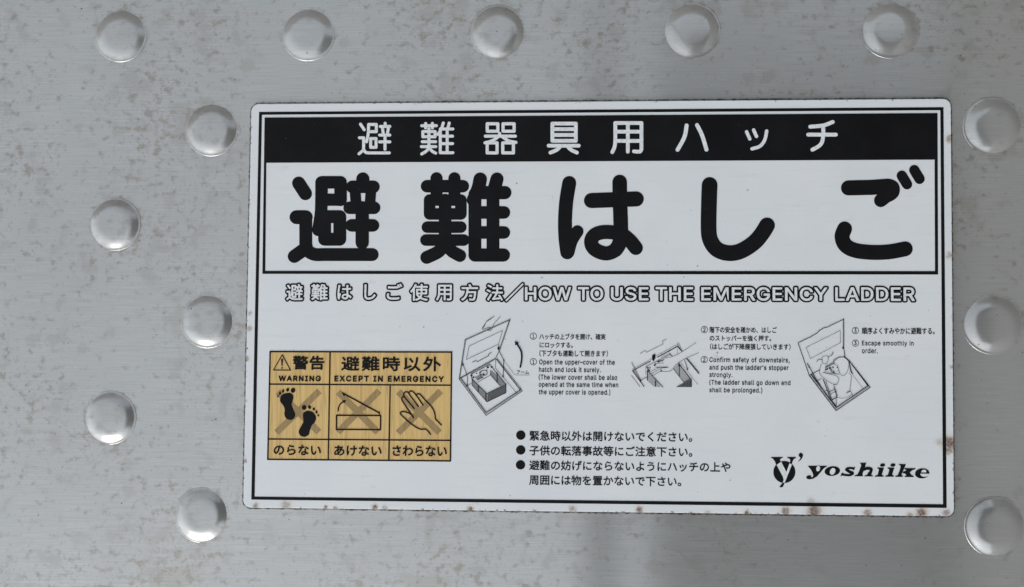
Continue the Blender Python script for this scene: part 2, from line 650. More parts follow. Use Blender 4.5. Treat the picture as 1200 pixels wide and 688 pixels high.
def stud_mesh(R=0.0127, H=0.0020):
    """a shallow pressing: nearly flat crown, rolled shoulder, and a foot that runs out into the sheet"""
    bm = bmesh.new()
    rows = []
    n = 46
    z = 0.0
    dr = 1.08 / n
    for i in range(n + 1):
        r = i * dr
        rows.append([r, z])
        q = r + dr / 2
        if q < 0.95:
            u = min(1.0, max(0.0, (q - 0.46) / 0.44))
            sl = 0.11 * q + 0.60 * u * u * (3 - 2 * u)
        else:
            t = min(1.0, (q - 0.95) / 0.13)
            sl = 0.705 * (1 - t) ** 2 * (1 + 2 * t)
        z -= sl * dr
    depth = -rows[-1][1]
    prof = [(r * R, H * (1 + zz / depth) + 0.00002) for r, zz in rows[1:]]
    prof.append((1.09 * R, -0.0002))
    N = 72
    top = bm.verts.new((0, 0, H + 0.00002))
    rings = []
    for r, z in prof:
        rings.append([bm.verts.new((r * math.cos(2 * math.pi * i / N), r * math.sin(2 * math.pi * i / N), z)) for i in range(N)])
    for i in range(N):
        j = (i + 1) % N
        bm.faces.new((top, rings[0][i], rings[0][j]))
        for a, b in zip(rings, rings[1:]):
            bm.faces.new((a[i], b[i], b[j], a[j]))
    return bm


first = None
for x, y, r in STUDS:
    p = P(x, y, 0.0)
    if first is None:
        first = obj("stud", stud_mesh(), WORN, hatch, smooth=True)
        o = first
    else:
        o = first.copy()
        COL.objects.link(o)
        o.parent = hatch
    k = r * PX / 0.0127
    o.location = (p.x, p.y, 0)
    o.scale = (k, k, random.uniform(0.9, 1.1))
    o.rotation_euler = (rad(random.uniform(-1.0, 1.0)), rad(random.uniform(-1.0, 1.0)), 0)

# ------------------------------------------------------------------ the sign
sign = empty("safety_sign", "white enamel sign with bold black Japanese emergency ladder lettering, fixed on the steel hatch", "sign")


def rounded_quad(c, r, n=8):
    out = []
    for i in range(4):
        p, a, b = Vector(c[i]), Vector(c[i - 1]), Vector(c[(i + 1) % 4])
        da, db = (a - p).normalized(), (b - p).normalized()
        cen = p + (da + db) * r
        s, e = p + da * r, p + db * r
        for k in range(n + 1):
            t = k / n
            ang = t * math.pi / 2
            q = cen + (s - cen) * math.cos(ang) + (e - cen) * math.sin(ang)
            out.append((q.x, q.y))
    return out


bm = bmesh.new()
ring = [P(x, y) for x, y in rounded_quad(CORN, 9.0)]
ring.reverse()
cen = sum(ring, Vector((0, 0))) / len(ring)
inset = 0.00025
lv = []
for z, k in ((0.0, 0), (TOP - 0.0003, 0), (TOP - 0.00008, inset * 0.35), (TOP, inset)):
    row = []
    for i, p in enumerate(ring):
        a, b = ring[i - 1], ring[(i + 1) % len(ring)]
        t = (b - a).normalized()
        nrm = Vector((-t.y, t.x))
        q = p + nrm * k
        row.append(bm.verts.new((q.x, q.y, z)))
    lv.append(row)
m_ = len(ring)
for a, b in zip(lv, lv[1:]):
    for i in range(m_):
        f = bm.faces.new((a[i], a[(i + 1) % m_], b[(i + 1) % m_], b[i]))
        f.material_index = 1 if a is lv[0] else 0
bm.faces.new(lv[-1])
obj("panel", bm, [ENAMEL, EDGE], sign)

L1, L2, L3 = TOP + 1e-4, TOP + 2e-4, TOP + 3e-4     # print layers

# border lines
Ink(L1).frame([(303.6, 131.3), (1105.6, 125.7), (1109.3, 595.3), (294.5, 585.5)],
              [(307.0, 134.6), (1101.8, 129.3), (1105.0, 591.0), (298.4, 582.0)]).build("border_line", BLACK, sign)
Ink(L1).frame([(310.1, 137.9), (1098.6, 132.6), (1099.3, 321.8), (307.5, 321.0)],
              [(312.6, 141.0), (1094.9, 136.0), (1095.6, 317.8), (310.9, 317.5)]).build("title_frame", BLACK, sign)
band = Ink(L2).poly([(310.3, 138.1), (1098.4, 132.8), (1098.7, 187.2), (309.6, 190.9)]).build("header_band", BLACK, sign)

# --- header: rounded strokes, white on the band
HA, HB, HC = zc(410, 130, 5.714), zc(620, 130, 5.714), zc(830, 130, 5.714)


def header_char(f, r, strokes):
    k = Ink(L3)
    for s in strokes:
        closed = s[0] == 'c'
        curve = s[0] == 's'
        pts = f(s[1:] if s[0] in ('c', 's') else s)
        k.line(pts, r / 5.714, closed=closed, curve=curve)
    return k.build("character", WHITE, band)


header_char(HA, 10, [[(72, 90), (97, 127)], [(65, 181), (93, 181), (93, 262), (62, 288)], ['s', (93, 258), (105, 276), (130, 282), (265, 282)],
                     ['s', (126, 92), (124, 150), (112, 208)], [(126, 92), (178, 92), (178, 140), (126, 140)],
                     ['c', (140, 186), (176, 186), (176, 245), (140, 245)], [(237, 84), (237, 105)], [(205, 105), (268, 105)],
                     [(219, 112), (224, 155)], [(259, 112), (252, 155)], [(200, 163), (268, 163)], [(200, 208), (268, 208)], [(236, 163), (236, 257)]])
header_char(HA, 10, [[(482, 100), (580, 100)], [(508, 85), (508, 115)], [(553, 85), (553, 115)],
                     ['c', (489, 139), (571, 139), (571, 174), (489, 174)], [(530, 120), (530, 240)], [(485, 207), (575, 207)], [(480, 240), (576, 240)],
                     ['s', (530, 245), (515, 268), (482, 289)], ['s', (532, 245), (548, 268), (575, 284)], ['s', (626, 82), (613, 122), (590, 158)],
                     [(606, 130), (606, 281), (690, 281)], [(666, 82), (655, 120)], [(652, 120), (652, 280)], [(606, 122), (690, 122)],
                     [(606, 170), (688, 170)], [(606, 220), (688, 220)]])
header_char(HA, 10.5, [['c', (920, 87), (991, 87), (991, 137), (920, 137)], ['c', (1026, 87), (1100, 87), (1100, 137), (1026, 137)],
                       [(908, 170), (1108, 170)], [(1003, 152), (1003, 165)], ['s', (1003, 165), (960, 198), (905, 215)], ['s', (1020, 172), (1060, 200), (1112, 212)],
                       ['c', (920, 215), (986, 215), (986, 282), (920, 282)], ['c', (1024, 215), (1095, 215), (1095, 282), (1024, 282)]])
header_char(HB, 12.5, [['c', (156, 86), (313, 86), (313, 201), (156, 201)], [(156, 123), (313, 123)], [(156, 162), (313, 162)],
                       [(131, 234), (333, 234)], ['s', (205, 243), (185, 262), (143, 280)], ['s', (264, 246), (285, 264), (320, 280)]])
header_char(HB, 12.5, [[(577, 82), (752, 82), (752, 258)], ['s', (752, 255), (745, 271), (730, 274), (702, 272)], ['s', (577, 82), (577, 200), (571, 245), (557, 277)],
                       [(661, 82), (661, 274)], [(577, 140), (752, 140)], [(577, 202), (752, 202)]])
header_char(HB, 13.5, [['s', (1054, 99), (1040, 175), (994, 261)], ['s', (1124, 96), (1158, 165), (1187, 260)]])
header_char(HC, 11.5, [[(256, 141), (277, 188)], [(303, 129), (322, 172)], ['s', (390, 136), (377, 195), (345, 237), (292, 255)]])
header_char(HC, 13, [['s', (832, 75), (770, 98), (682, 107)], [(668, 160), (853, 160)], ['s', (768, 105), (768, 170), (752, 225), (696, 261)]])

# --- title: heavy rounded strokes
title = bpy.data.objects.new("title_lettering", None)
title.empty_display_size = 0.01
link(title, sign)


def title_char(f, sc, strokes):
    k = Ink(L1)
    for s in strokes:
        mode, r, pts = s
        k.line(f(pts), r / sc, closed=mode == 'c', curve=mode == 's')
    return k.build("character", BLACK, title)


T1, T2, T3, T4, T5 = (zc(330, 190, 5.293), zc(480, 190, 5.293), zc(640, 190, 5.293), zc(800, 190, 5.293), zc(960, 180, 4.9125))
title_char(T1, 5.293, [
    ('l', 41, [(106, 131), (148, 196)]), ('l', 43, [(92, 342), (150, 342)]), ('l', 40, [(150, 342), (150, 520)]),
    ('l', 41, [(150, 535), (79, 585)]), ('s', 40, [(150, 515), (165, 552), (205, 573), (260, 574)]), ('l', 40, [(260, 574), (562, 574)]),
    ('s', 39, [(248, 126), (246, 290), (237, 370), (228, 420)]), ('l', 39, [(250, 126), (365, 126)]), ('l', 39, [(366, 126), (366, 235)]),
    ('l', 38, [(247, 234), (366, 234)]), ('c', 40, [(267, 339), (361, 339), (361, 479), (267, 479)]), ('l', 37, [(227, 423), (245, 423)]),
    ('l', 41, [(504, 105), (504, 150)]), ('l', 39, [(438, 154), (570, 154)]), ('l', 34, [(456, 180), (462, 260)]), ('l', 33, [(554, 180), (548, 260)]),
    ('l', 39, [(422, 284), (574, 284)]), ('l', 39, [(434, 393), (567, 393)]), ('l', 41.5, [(500, 284), (500, 500)])])
title_char(T2, 5.293, [
    ('l', 39, [(108, 150), (330, 150)]), ('l', 38, [(167, 101), (167, 170)]), ('l', 38, [(278, 101), (278, 170)]), ('l', 37, [(167, 150), (167, 235)]), ('l', 37, [(278, 150), (278, 235)]),
    ('c', 36, [(124, 236), (318, 236), (318, 322), (124, 322)]), ('l', 39, [(220, 236), (220, 530)]), ('l', 36, [(110, 404), (318, 404)]),
    ('l', 36, [(101, 484), (336, 484)]), ('s', 40, [(220, 505), (180, 555), (106, 592)]), ('s', 39, [(224, 505), (262, 552), (312, 581)]),
    ('s', 42, [(438, 107), (425, 165), (396, 235)]), ('l', 40, [(405, 200), (405, 560)]), ('l', 41, [(542, 106), (522, 180)]), ('l', 40, [(517, 180), (517, 560)]),
    ('l', 41, [(440, 190), (591, 190)]), ('l', 39, [(405, 313), (585, 313)]), ('l', 39, [(405, 437), (585, 437)]), ('l', 41, [(405, 577), (582, 577)])])
title_char(T3, 5.293, [
    ('s', 43.5, [(143, 130), (124, 250), (117, 370), (120, 470), (131, 560)]), ('s', 38, [(138, 560), (158, 490), (194, 430)]),
    ('l', 47, [(281, 239), (559, 229)]), ('s', 45.5, [(456, 124), (458, 250), (462, 360), (463, 450), (452, 510), (430, 545)]),
    ('s', 44, [(452, 505), (430, 545), (370, 567), (300, 540), (279, 492), (305, 450), (370, 434), (460, 446), (515, 484), (556, 533)])])
title_char(T4, 5.293, [('s', 49, [(167, 142), (163, 250), (161, 420), (174, 490), (215, 543), (285, 565), (360, 552), (440, 502), (490, 446), (523, 393)])])
title_char(T5, 4.9125, [
    ('l', 43.5, [(168, 198), (300, 195)]), ('l', 43.5, [(300, 195), (398, 188)]), ('s', 41, [(398, 186), (421, 196), (420, 222), (395, 240)]), ('l', 39, [(412, 224), (354, 270)]),
    ('s', 43, [(146, 434), (131, 478), (150, 527), (205, 557), (300, 569), (400, 566), (495, 549)]),
    ('l', 30, [(475, 128), (505, 177)]), ('l', 30, [(547, 96), (577, 146)])])

# --- heading in outline letters
head = bpy.data.objects.new("heading_lettering", None)
head.empty_display_size = 0.01
link(head, sign)
JP = "避難はしご使用方法"
# each glyph: (centre x, ink half width, top, bottom) in photo pixels
HG = [(345.2, 11.6, 331.0, 353.9), (374.4, 11.6, 331.0, 353.7), (403.8, 10.2, 332.0, 353.0), (433.6, 8.6, 331.4, 353.2), (462.3, 11.0, 330.5, 353.2),
      (491.1, 12.3, 330.8, 354.5), (520.2, 11.2, 331.8, 354.2), (550.3, 11.8, 331.0, 354.4), (579.7, 11.6, 331.4, 354.4)]
outl, fills = [], []
for ch, (cx, hw, t0, t1) in zip(JP, HG):
    kan = ch not in "はしご"
    a, b = set_text("heading_outline", [(2.3, BLACK, L1), (0.38, WHITE, L2)], cx - hw, cx + hw, t0, t1, head, body=ch)
    outl.append(a)
    fills.append(b)
for wd, x0, x1 in (("HOW", 613.3, 671), ("TO", 675.4, 708.7), ("USE", 714, 761.8), ("THE", 766.4, 814.2), ("EMERGENCY", 819.8, 971.4), ("LADDER", 976.8, 1073.8)):
    sl = 0.6 * (x0 - 613) / 460
    a, b = set_text("heading_outline", [(2.35, BLACK, L1), (0.46, WHITE, L2)], x0, x1, 334.3 + sl, 354.0 + sl, head, body=wd, spacing=1.04)
    outl.append(a)
    fills.append(b)
k = Ink(L1)
k.line([(593.2, 352.3), (612.6, 333.0)], 2.6)
outl.append(k.build("heading_outline", BLACK, head))
k = Ink(L2)
k.line([(593.4, 352.1), (612.4, 333.2)], 0.95)
fills.append(k.build("heading_fill", WHITE, head))
o = merge(outl)
o.name = "letter_outline"
o = merge(fills)
o.name = "letter_fill"


# --- instruction steps: drawing + text
def text_block(rows, name, parent, weight=0.12, res=3):
    made = []
    for body, x0, x1, y0, y1 in rows:
        latin = ord(body[1]) < 128
        made += set_text(name, [(weight, BLACK, L1)], x0, x1, y0, y1, parent, body=body, res=res, spacing=1.08 if latin else 1.0,
                         word=1.15 if latin else 1.0)
    o = merge(made)
    o.name = name
    return o


def step_numbers(cs, n, parent):
    for cx, cy in cs:
        k = Ink(L1)
        k.ring((cx, cy), 3.75, 0.30)
        o1 = k.build("step_number", BLACK, parent)
        hw = 1.0 if n == "1" else 1.45
        o2 = set_text("digit", [(0.12, BLACK, L1)], cx - hw, cx + hw, cy - 2.5, cy + 2.4, parent, body=n)
        merge([o1] + o2)


def part_empty(name, parent):
    e = bpy.data.objects.new(name, None)
    e.empty_display_size = 0.01
    return link(e, parent)


st1, st2, st3 = (part_empty("instruction_step", sign) for _ in range(3))
step_numbers([(625.0, 394.1), (625.0, 424.1)], "1", st1)
text_block([("ハッチの上ブタを開け、確実", 632.0, 709.6, 391.0, 398.1), ("にロックする。", 632.3, 671.3, 401.2, 407.7),
            ("（下ブタも連動して開きます）", 632.0, 712.4, 410.4, 417.9), ("Open the upper–cover of the", 631.8, 720.4, 421.2, 428.7),
            ("hatch and lock it surely.", 631.6, 703.8, 430.1, 437.6), ("(The lower cover shall be also", 631.3, 723.2, 438.8, 446.0),
            ("opened at the same time when", 631.3, 724.4, 447.6, 454.9), ("the upper cover is opened.)", 631.3, 715.2, 456.2, 463.8)], "step_text", st1)
step_numbers([(825.4, 386.4), (825.2, 421.5)], "2", st2)
text_block([("階下の安全を確かめ、はしご", 831.6, 910.2, 383.0, 390.2), ("のストッパーを強く押す。", 831.6, 903.7, 393.0, 399.9),
            ("（はしごが下降展張していきます）", 832.0, 926.4, 402.6, 410.0), ("Confirm safety of downstairs,", 831.2, 925.2, 418.7, 426.0),
            ("and push the ladder's stopper", 831.2, 924.0, 427.8, 434.9), ("strongly.", 831.2, 858.3, 436.4, 443.5),
            ("(The ladder shall go down and", 831.2, 926.2, 445.1, 452.4), ("shall be prolonged.)", 831.2, 893.2, 454.0, 461.4)], "step_text", st2)
step_numbers([(1002.3, 387.5), (1002.3, 402.2)], "3", st3)
text_block([("順序よくすみやかに避難する。", 1009.8, 1095.2, 383.8, 391.7), ("Escape smoothly in", 1010.0, 1070.6, 399.2, 406.4),
            ("order.", 1010.0, 1028.6, 408.2, 414.2)], "step_text", st3)


# drawing of step one: open hatch with the ladder inside
A, B, C, D = zc(530, 365, 10.58), zc(570, 365, 10.58), zc(530, 430, 10.58), zc(570, 425, 10.58)
g = Ink(L1)
g.poly([(553.2, 444.2), (569.9, 461.4), (570.8, 470.8), (553.2, 451.4)])
g.poly([(575.7, 434.0), (582.3, 439.2), (592.3, 450.1), (586.1, 452.5), (574.7, 439.3)])
g.poly(C([(275, 130), (340, 95), (370, 130), (310, 165)]))
gf = g
k = Ink(L2)
k.poly([(571.4, 461.9), (592.8, 451.2), (592.8, 460.4), (571.4, 471.2)])
dk = k
k = Ink(L3)
th, md, bd = 0.22, 0.34, 0.52
k.line([(597.9, 374.3), (545.1, 398.1), (538.0, 443.9)], md)
k.line([(596.8, 375.7), (546.0, 398.7), (539.2, 441.8)], 0.16)
k.line([(597.9, 374.3), (586.0, 409.4), (580.7, 420.0)], md)
k.line([(596.9, 374.6), (585.0, 409.0)], 0.16)
k.line([(580.7, 420.0), (538.2, 443.6)], md)
k.line([(580.2, 421.4), (540.0, 443.4)], th)
k.line([(549.8, 405.6), (588.9, 387.4), (584.2, 403.5), (546.5, 421.5)], th, closed=True)
k.line(A([(250, 632), (290, 610), (310, 625), (450, 550), (455, 525), (485, 512)]), 0.32)
k.line(A([(518, 60), (430, 120), (412, 152), (385, 188), (370, 215), (388, 226)]), th, curve=True)
k.line(A([(410, 150), (395, 185), (372, 212)]), 0.4)
k.line(A([(388, 222), (440, 203), (470, 198), (468, 218), (440, 233), (470, 240), (490, 222)]), 0.28, curve=True)
k.line(B([(65, 215), (78, 180), (110, 135), (175, 62)]), th, curve=True)
k.line(B([(95, 60), (50, 95), (0, 130)]), th, curve=True)
k.line([(538.0, 444.2), (569.7, 486.9), (612.0, 458.2), (609.3, 454.6)], md)
k.line([(539.6, 442.6), (569.7, 483.4), (609.6, 457.0), (581.6, 421.0)], 0.42)
k.line([(538.8, 443.4), (569.7, 485.0), (610.6, 457.5)], 0.15)
k.line([(582.6, 420.6), (610.7, 456.0)], 0.3)
k.line([(580.9, 420.8), (580.4, 431.2), (605.0, 460.2)], th)
k.line([(541.8, 424.1), (542.8, 428.0), (546.3, 436.6), (547.9, 443.4), (547.5, 452.4)], 0.32)
k.ell((542.6, 427.5), 0.9, 1.4)
k.ell((547.4, 452.0), 0.9, 1.3)
k.line([(547.8, 452.0), (552.6, 449.0)], th)
k.line([(584.4, 405.0), (584.2, 410.2), (590.3, 422.2), (589.5, 441.2)], 0.36)
k.ell((584.2, 408.2), 1.3, 1.6)
k.ell((590.3, 422.2), 0.85)
k.ell((589.5, 441.0), 1.0)
k.line([(590.6, 422.8), (603.1, 439.3), (620.6, 439.7)], 0.17)
k.line([(552.9, 443.9), (570.4, 461.4), (592.8, 450.6)], 0.42)
k.line([(570.4, 461.4), (570.6, 471.0), (592.9, 460.4), (592.9, 450.6)], 0.3)
k.line([(569.0, 461.0), (569.0, 470.0)], 0.3)
k.line([(553.2, 444.2), (553.2, 451.5), (570.6, 471.0)], 0.26)
k.line([(560.4, 451.8), (560.4, 458.9)], 0.4)
k.line([(559.8, 448.0), (574.9, 439.5), (586.1, 452.5)], 0.26)
k.line([(553.0, 443.6), (551.9, 438.6), (573.4, 427.0), (582.6, 437.6), (592.9, 450.4)], 0.38)
k.line([(582.6, 438.0), (582.6, 447.8)], 0.45)
k.line([(574.7, 434.0), (574.7, 439.4)], 0.3)
for x, y, r in ((552.4, 440.0, 1.2), (554.8, 442.2, 1.1), (562.9, 436.0, .9), (566.8, 438.8, 1.2), (571.4, 430.6, 1.2), (576.2, 430.2, 1.2), (572.2, 430.2, 1.0),
                (576.6, 430.4, 1.1), (582.2, 437.2, 1.0), (565.6, 442.8, .7), (570.0, 434.2, .8), (558.6, 437.6, .8)):
    k.ell((x, y), r, r * 0.8, 0.5)
k.line(C([(335, 80), (380, 45), (425, 50), (430, 90), (390, 105), (350, 90)]), 0.35, curve=True)
k.line(C([(310, 165), (375, 130), (340, 85)]), 0.3)
k.line([(609.7, 430.2), (611.4, 420.5), (610.6, 411.5), (605.6, 402.8)], 0.95, curve=True)
k.poly([(603.2, 399.6), (608.2, 401.8), (603.9, 404.9)])
d1 = k.build("step_drawing", BLACK, st1)
gf.build("ladder_side", GREY, d1)
dk.build("ladder_front", plain("dark_grey_tint", (0.085, 0.09, 0.095), 0.5), d1)
o = set_text("arm_caption", [(0.05, BLACK, L1)], 605.5, 619.8, 434.0, 438.4, st1, body="アーム")

# drawing of step two: a hand pressing the stopper
Ee, F = zc(740, 395, 11.467), zc(775, 395, 11.467)
g = Ink(L1)
g.poly(Ee([(215, 470), (330, 590), (390, 672), (300, 668), (215, 590)]))
g.poly(F([(165, 430), (215, 372), (250, 380), (385, 555), (300, 608)]))
g.line(Ee([(5, 345), (125, 590)]), 0.85)
g.line(Ee([(0, 520), (112, 665)]), 0.55)
g.line(Ee([(118, 222), (185, 182), (202, 207), (425, 95), (415, 57), (462, 32)]), 0.55)
g.line(Ee([(195, 395), (516, 240)]), 0.7)
g.line(F([(115, 225), (0, 280)]), 0.7)
g.poly(F([(215, 72), (240, 90), (288, 190), (268, 195), (212, 120)]))
g.line(F([(360, 300), (505, 480)]), 0.55)
g.line(Ee([(285, 520), (400, 455)]), 0.5)
hz = Ink(L2)
hz.poly(F([(195, 672), (385, 572), (402, 565), (402, 672)]))
k = Ink(L3)
for i in range(9):
    xx = 225 + i * 21
    k.line(F([(xx, 668), (xx, 668 - (xx - 200) * 0.48)]), 0.16)
k.line(Ee([(12, 455), (255, 325)]), 0.42)
k.line(Ee([(345, 272), (516, 184)]), 0.46)
k.line(F([(0, 245), (215, 126), (278, 196)]), 0.5)
k.line(Ee([(10, 432), (280, 288)]), 0.15)
k.line(Ee([(330, 250), (516, 155)]), 0.15)
k.line(F([(110, 152), (210, 100)]), 0.15)
k.line(Ee([(15, 455), (168, 665)]), 0.46)
k.line(Ee([(30, 450), (120, 580)]), 0.2)
k.line(Ee([(125, 582), (200, 540)]), 0.3)
k.ell(Ee([(122, 588)])[0], 0.8, 1.2)
k.poly(Ee([(277, 242), (320, 230), (322, 280), (297, 327), (275, 302)]))
k.line(F([(110, 225), (145, 258)]), 0.35)
k.line(F([(213, 150), (213, 235)]), 0.13)
k.line(Ee([(212, 450), (212, 580)]), 0.45)
k.line(Ee([(215, 450), (420, 675)]), 0.42)
k.line(Ee([(320, 590), (322, 662)]), 0.5)
k.line(Ee([(190, 400), (192, 505)]), 0.18)
k.line(Ee([(205, 405), (240, 460)]), 0.5)
k.ell(Ee([(236, 450)])[0], 0.9, 1.1)
k.line(Ee([(260, 465), (385, 398)]), 0.2)
k.line(Ee([(270, 490), (395, 425)]), 0.2)
k.line(Ee([(215, 405), (250, 420), (250, 400)]), 0.25)
k.ell(Ee([(398, 455)])[0], 0.8, 1.2)
k.line(F([(465, 75), (280, 197), (150, 262), (40, 285)]), 0.2, curve=True)
k.line(Ee([(440, 300), (380, 330), (330, 365), (300, 385)]), 0.26, curve=True)
k.line(Ee([(345, 330), (420, 315)]), 0.5)
k.line(Ee([(360, 355), (435, 350)]), 0.2)
k.ell(Ee([(312, 375)])[0], 0.9, 1.6, 0.6)
k.line(Ee([(320, 402), (400, 415), (460, 405), (495, 410)]), 0.3, curve=True)
k.line(Ee([(400, 413), (470, 408)]), 0.55)
k.line(F([(500, 212), (330, 287), (240, 340), (190, 380), (150, 432), (100, 463), (0, 462)]), 0.22, curve=True)
k.line(F([(230, 350), (385, 556), (400, 565), (402, 672)]), 0.42)
k.line(F([(300, 610), (385, 560)]), 0.25)
k.line(F([(240, 380), (240, 530)]), 0.35)
k.ell(F([(238, 380)])[0], 0.9, 1.6, -0.5)
k.line(F([(155, 425), (300, 608)]), 0.25)
k.line(F([(260, 345), (490, 640)]), 0.16)
k.line(F([(310, 310), (350, 430)]), 0.34)
k.ell(F([(350, 430)])[0], 0.9)
k.line(F([(340, 293), (502, 490)]), 0.55)
d2 = k.build("step_drawing", BLACK, st2)
g.build("shading_tint", LGREY, d2)
hz.build("shading_tint", bpy.data.materials["dark_grey_tint"], d2)

# drawing of step three: a person climbing down
G, Hh, I = zc(925, 365, 5.504), zc(935, 410, 9.173), zc(970, 410, 9.173)
k = Ink(L3)
k.line(G([(55, 203), (135, 165), (178, 140), (195, 122), (225, 105), (240, 103), (350, 50), (350, 240), (358, 292)]), 0.4)
k.line(G([(55, 203), (128, 415)]), 0.4)
k.line(G([(345, 58), (345, 240)]), 0.15)
k.line(G([(107, 233), (327, 123), (328, 203), (135, 305)]), 0.2, closed=True)
k.line(G([(128, 415), (300, 640), (520, 490), (382, 315)]), 0.42)
k.line(Hh([(140, 265), (410, 620)]), 0.5)
k.line(Hh([(125, 270), (410, 640)]), 0.15)
k.line(I([(90, 620), (430, 387), (225, 115), (172, 72)]), 0.5)
k.line(I([(90, 638), (442, 395)]), 0.15)
k.line(Hh([(125, 272), (236, 215)]), 0.36)
k.line(Hh([(300, 190), (392, 142)]), 0.36)
k.line(Hh([(300, 178), (380, 135)]), 0.25)
k.line(I([(62, 125), (110, 85), (170, 73)]), 0.3)
k.line(I([(60, 112), (100, 86), (150, 76), (200, 100), (224, 145), (218, 205), (200, 250), (170, 278), (132, 262), (115, 212), (100, 172), (68, 150)]), 0.2, closed=True, curve=True)
k.line(I([(225, 245), (250, 280), (247, 340), (243, 385), (236, 430), (255, 465), (270, 500)]), 0.22, curve=True)
k.line(Hh([(250, 150), (234, 210), (232, 255), (262, 292), (330, 345), (398, 372), (432, 345), (436, 305), (405, 277), (340, 262), (278, 245)]), 0.22, curve=True)
k.line(Hh([(300, 160), (293, 200), (290, 240)]), 0.2)
k.line(Hh([(262, 78), (300, 65), (325, 88), (316, 130), (295, 150), (266, 142), (256, 105)]), 0.22, closed=True, curve=True)
k.line(Hh([(200, 127), (218, 106), (262, 102)]), 0.32)
k.line(Hh([(318, 78), (360, 60), (380, 28)]), 0.32)
k.ell(Hh([(370, 42)])[0], 0.55, 1.0, 0.6)
k.line(I([(100, 510), (160, 520), (225, 502), (258, 480)]), 0.2, curve=True)
k.line(I([(195, 462), (225, 445), (242, 442), (205, 466)]), 0.25)
k.line(I([(62, 382), (66, 412), (90, 455), (102, 512)]), 0.22)
k.line(I([(60, 375), (100, 372)]), 0.2)
k.line(Hh([(270, 320), (352, 532)]), 0.5)
k.line(Hh([(297, 338), (362, 528)]), 0.3)
k.line(Hh([(332, 452), (402, 420)]), 0.3)
k.line(Hh([(345, 475), (412, 442)]), 0.25)
k.line(Hh([(355, 542), (415, 510)]), 0.5)
k.line(Hh([(385, 392), (400, 450), (415, 505)]), 0.36)
k.line(Hh([(410, 520), (410, 612)]), 0.26)
k.line(Hh([(365, 548), (408, 606)]), 0.4)
k.line(Hh([(200, 335), (252, 308)]), 0.3)
k.line(Hh([(215, 345), (300, 485)]), 0.22)
k.line(Hh([(100, 150), (122, 186), (158, 252), (212, 350)]), 0.42)
k.ell(Hh([(102, 152)])[0], 0.6, 0.9)
k.ell(Hh([(118, 185)])[0], 0.7, 1.1)
k.line(Hh([(150, 270), (340, 525)]), 0.35)
for x, y, r in ((300, 212, 1.0), (345, 195, 1.3), (375, 188, 1.0), (380, 238, 1.2), (420, 190, .8), (315, 205, 1.1), (360, 215, .9), (302, 436, .7), (430, 225, .6)):
    k.ell(Hh([(x, y)])[0], r, r * 0.75, 0.4)
k.line(Hh([(265, 245), (330, 250), (440, 262)]), 0.3)
k.line(Hh([(330, 190), (360, 240), (400, 250)]), 0.3)
k.line(I([(233, 165), (246, 230), (264, 256)]), 0.6)
k.line(I([(225, 120), (236, 170)]), 0.4)
k.line(I([(262, 265), (380, 420)]), 0.17)
k.ell(G([(345, 235)])[0], 1.0, 1.4)
k.build("step_drawing", BLACK, st3)

# --- the wood-patterned warning label
lab = part_empty("warning_label", sign)
LQ = [(316.7, 412.1), (529.3, 412.7), (527.8, 540.2), (313.9, 538.3)]
Ink(L1).poly(LQ).build("label_ground", WOOD, lab)
k = Ink(L2)
k.line(LQ, 0.85, closed=True)
for a, b in (((315.8, 450.2), (528.9, 451.5)), ((314.4, 514.5), (528.1, 516.1)), ((386.9, 412.3), (384.7, 538.8)), ((457.3, 450.9), (455.7, 539.6))):
    k.line([a, b], 0.82)
k.build("label_grid", BLACK, lab)
for segs in ([((324.2, 507.0), (374.2, 458.4)), ((325.6, 459.2), (373.6, 506.6))], [((396.0, 506.6), (444.2, 458.4)), ((396.4, 459.4), (442.6, 506.8))],
             [((466.6, 507.4), (516.2, 458.6)), ((466.8, 459.2), (514.8, 507.2))]):
    q = Ink(L2)
    for s in segs:
        q.line(list(s), 3.7, butt=True)
    q.build("cross_mark", CROSS, lab)
W1 = zc(310, 405, 4.918)
s = 4.918
for toes, sole in (
        ([(165, 258, 13, 14), (134, 255, 8.5, 11), (108, 262, 6.5, 10), (90, 275, 6, 10), (78, 292, 4.5, 7)],
         [(90, 312), (98, 288), (120, 276), (150, 274), (166, 292), (163, 318), (157, 340), (167, 368), (178, 396), (170, 420), (148, 428), (125, 419), (115, 396), (117, 368), (108, 344), (95, 328)]),
        ([(229, 357, 13, 14), (260, 355, 8.5, 11), (285, 366, 6.5, 9), (300, 383, 6, 10), (310, 402, 5, 6)],
         [(225, 388), (248, 376), (278, 384), (296, 410), (292, 438), (272, 462), (262, 490), (255, 514), (230, 526), (205, 516), (198, 492), (212, 464), (224, 438), (222, 410)])):
    q = Ink(L3)
    for x, y, a, b in toes:
        q.ell(W1([(x, y)])[0], a / s, b / s, 0.25 if x < 180 else -0.3)
    q.blob(W1(sole))
    q.build("footprint", BLACK, lab)
W2 = zc(388, 452, 11.09)
q = Ink(L3)
q.line(W2([(73, 385), (645, 388), (642, 572), (70, 568)]), 0.82, closed=True)
q.line(W2([(150, 95), (628, 355)]), 0.85)
q.line(W2([(628, 340), (628, 378)]), 0.55)
q.line(W2([(165, 108), (170, 122)]), 1.1)
q.line(W2([(92, 330), (98, 285), (120, 240), (165, 205)]), 0.75, curve=True)
q.poly(W2([(145, 190), (198, 188), (172, 232)]))
q.build("open_hatch_symbol", BLACK, lab)
W3 = zc(462, 452, 11.09)
q = Ink(L3)
r_ = 0.76
q.line(W3([(252, 415), (180, 310), (110, 205), (97, 175), (105, 150), (128, 145)]), r_, curve=True)
q.line(W3([(262, 298), (190, 215), (130, 140), (124, 105), (142, 84), (170, 82), (192, 100)]), r_, curve=True)
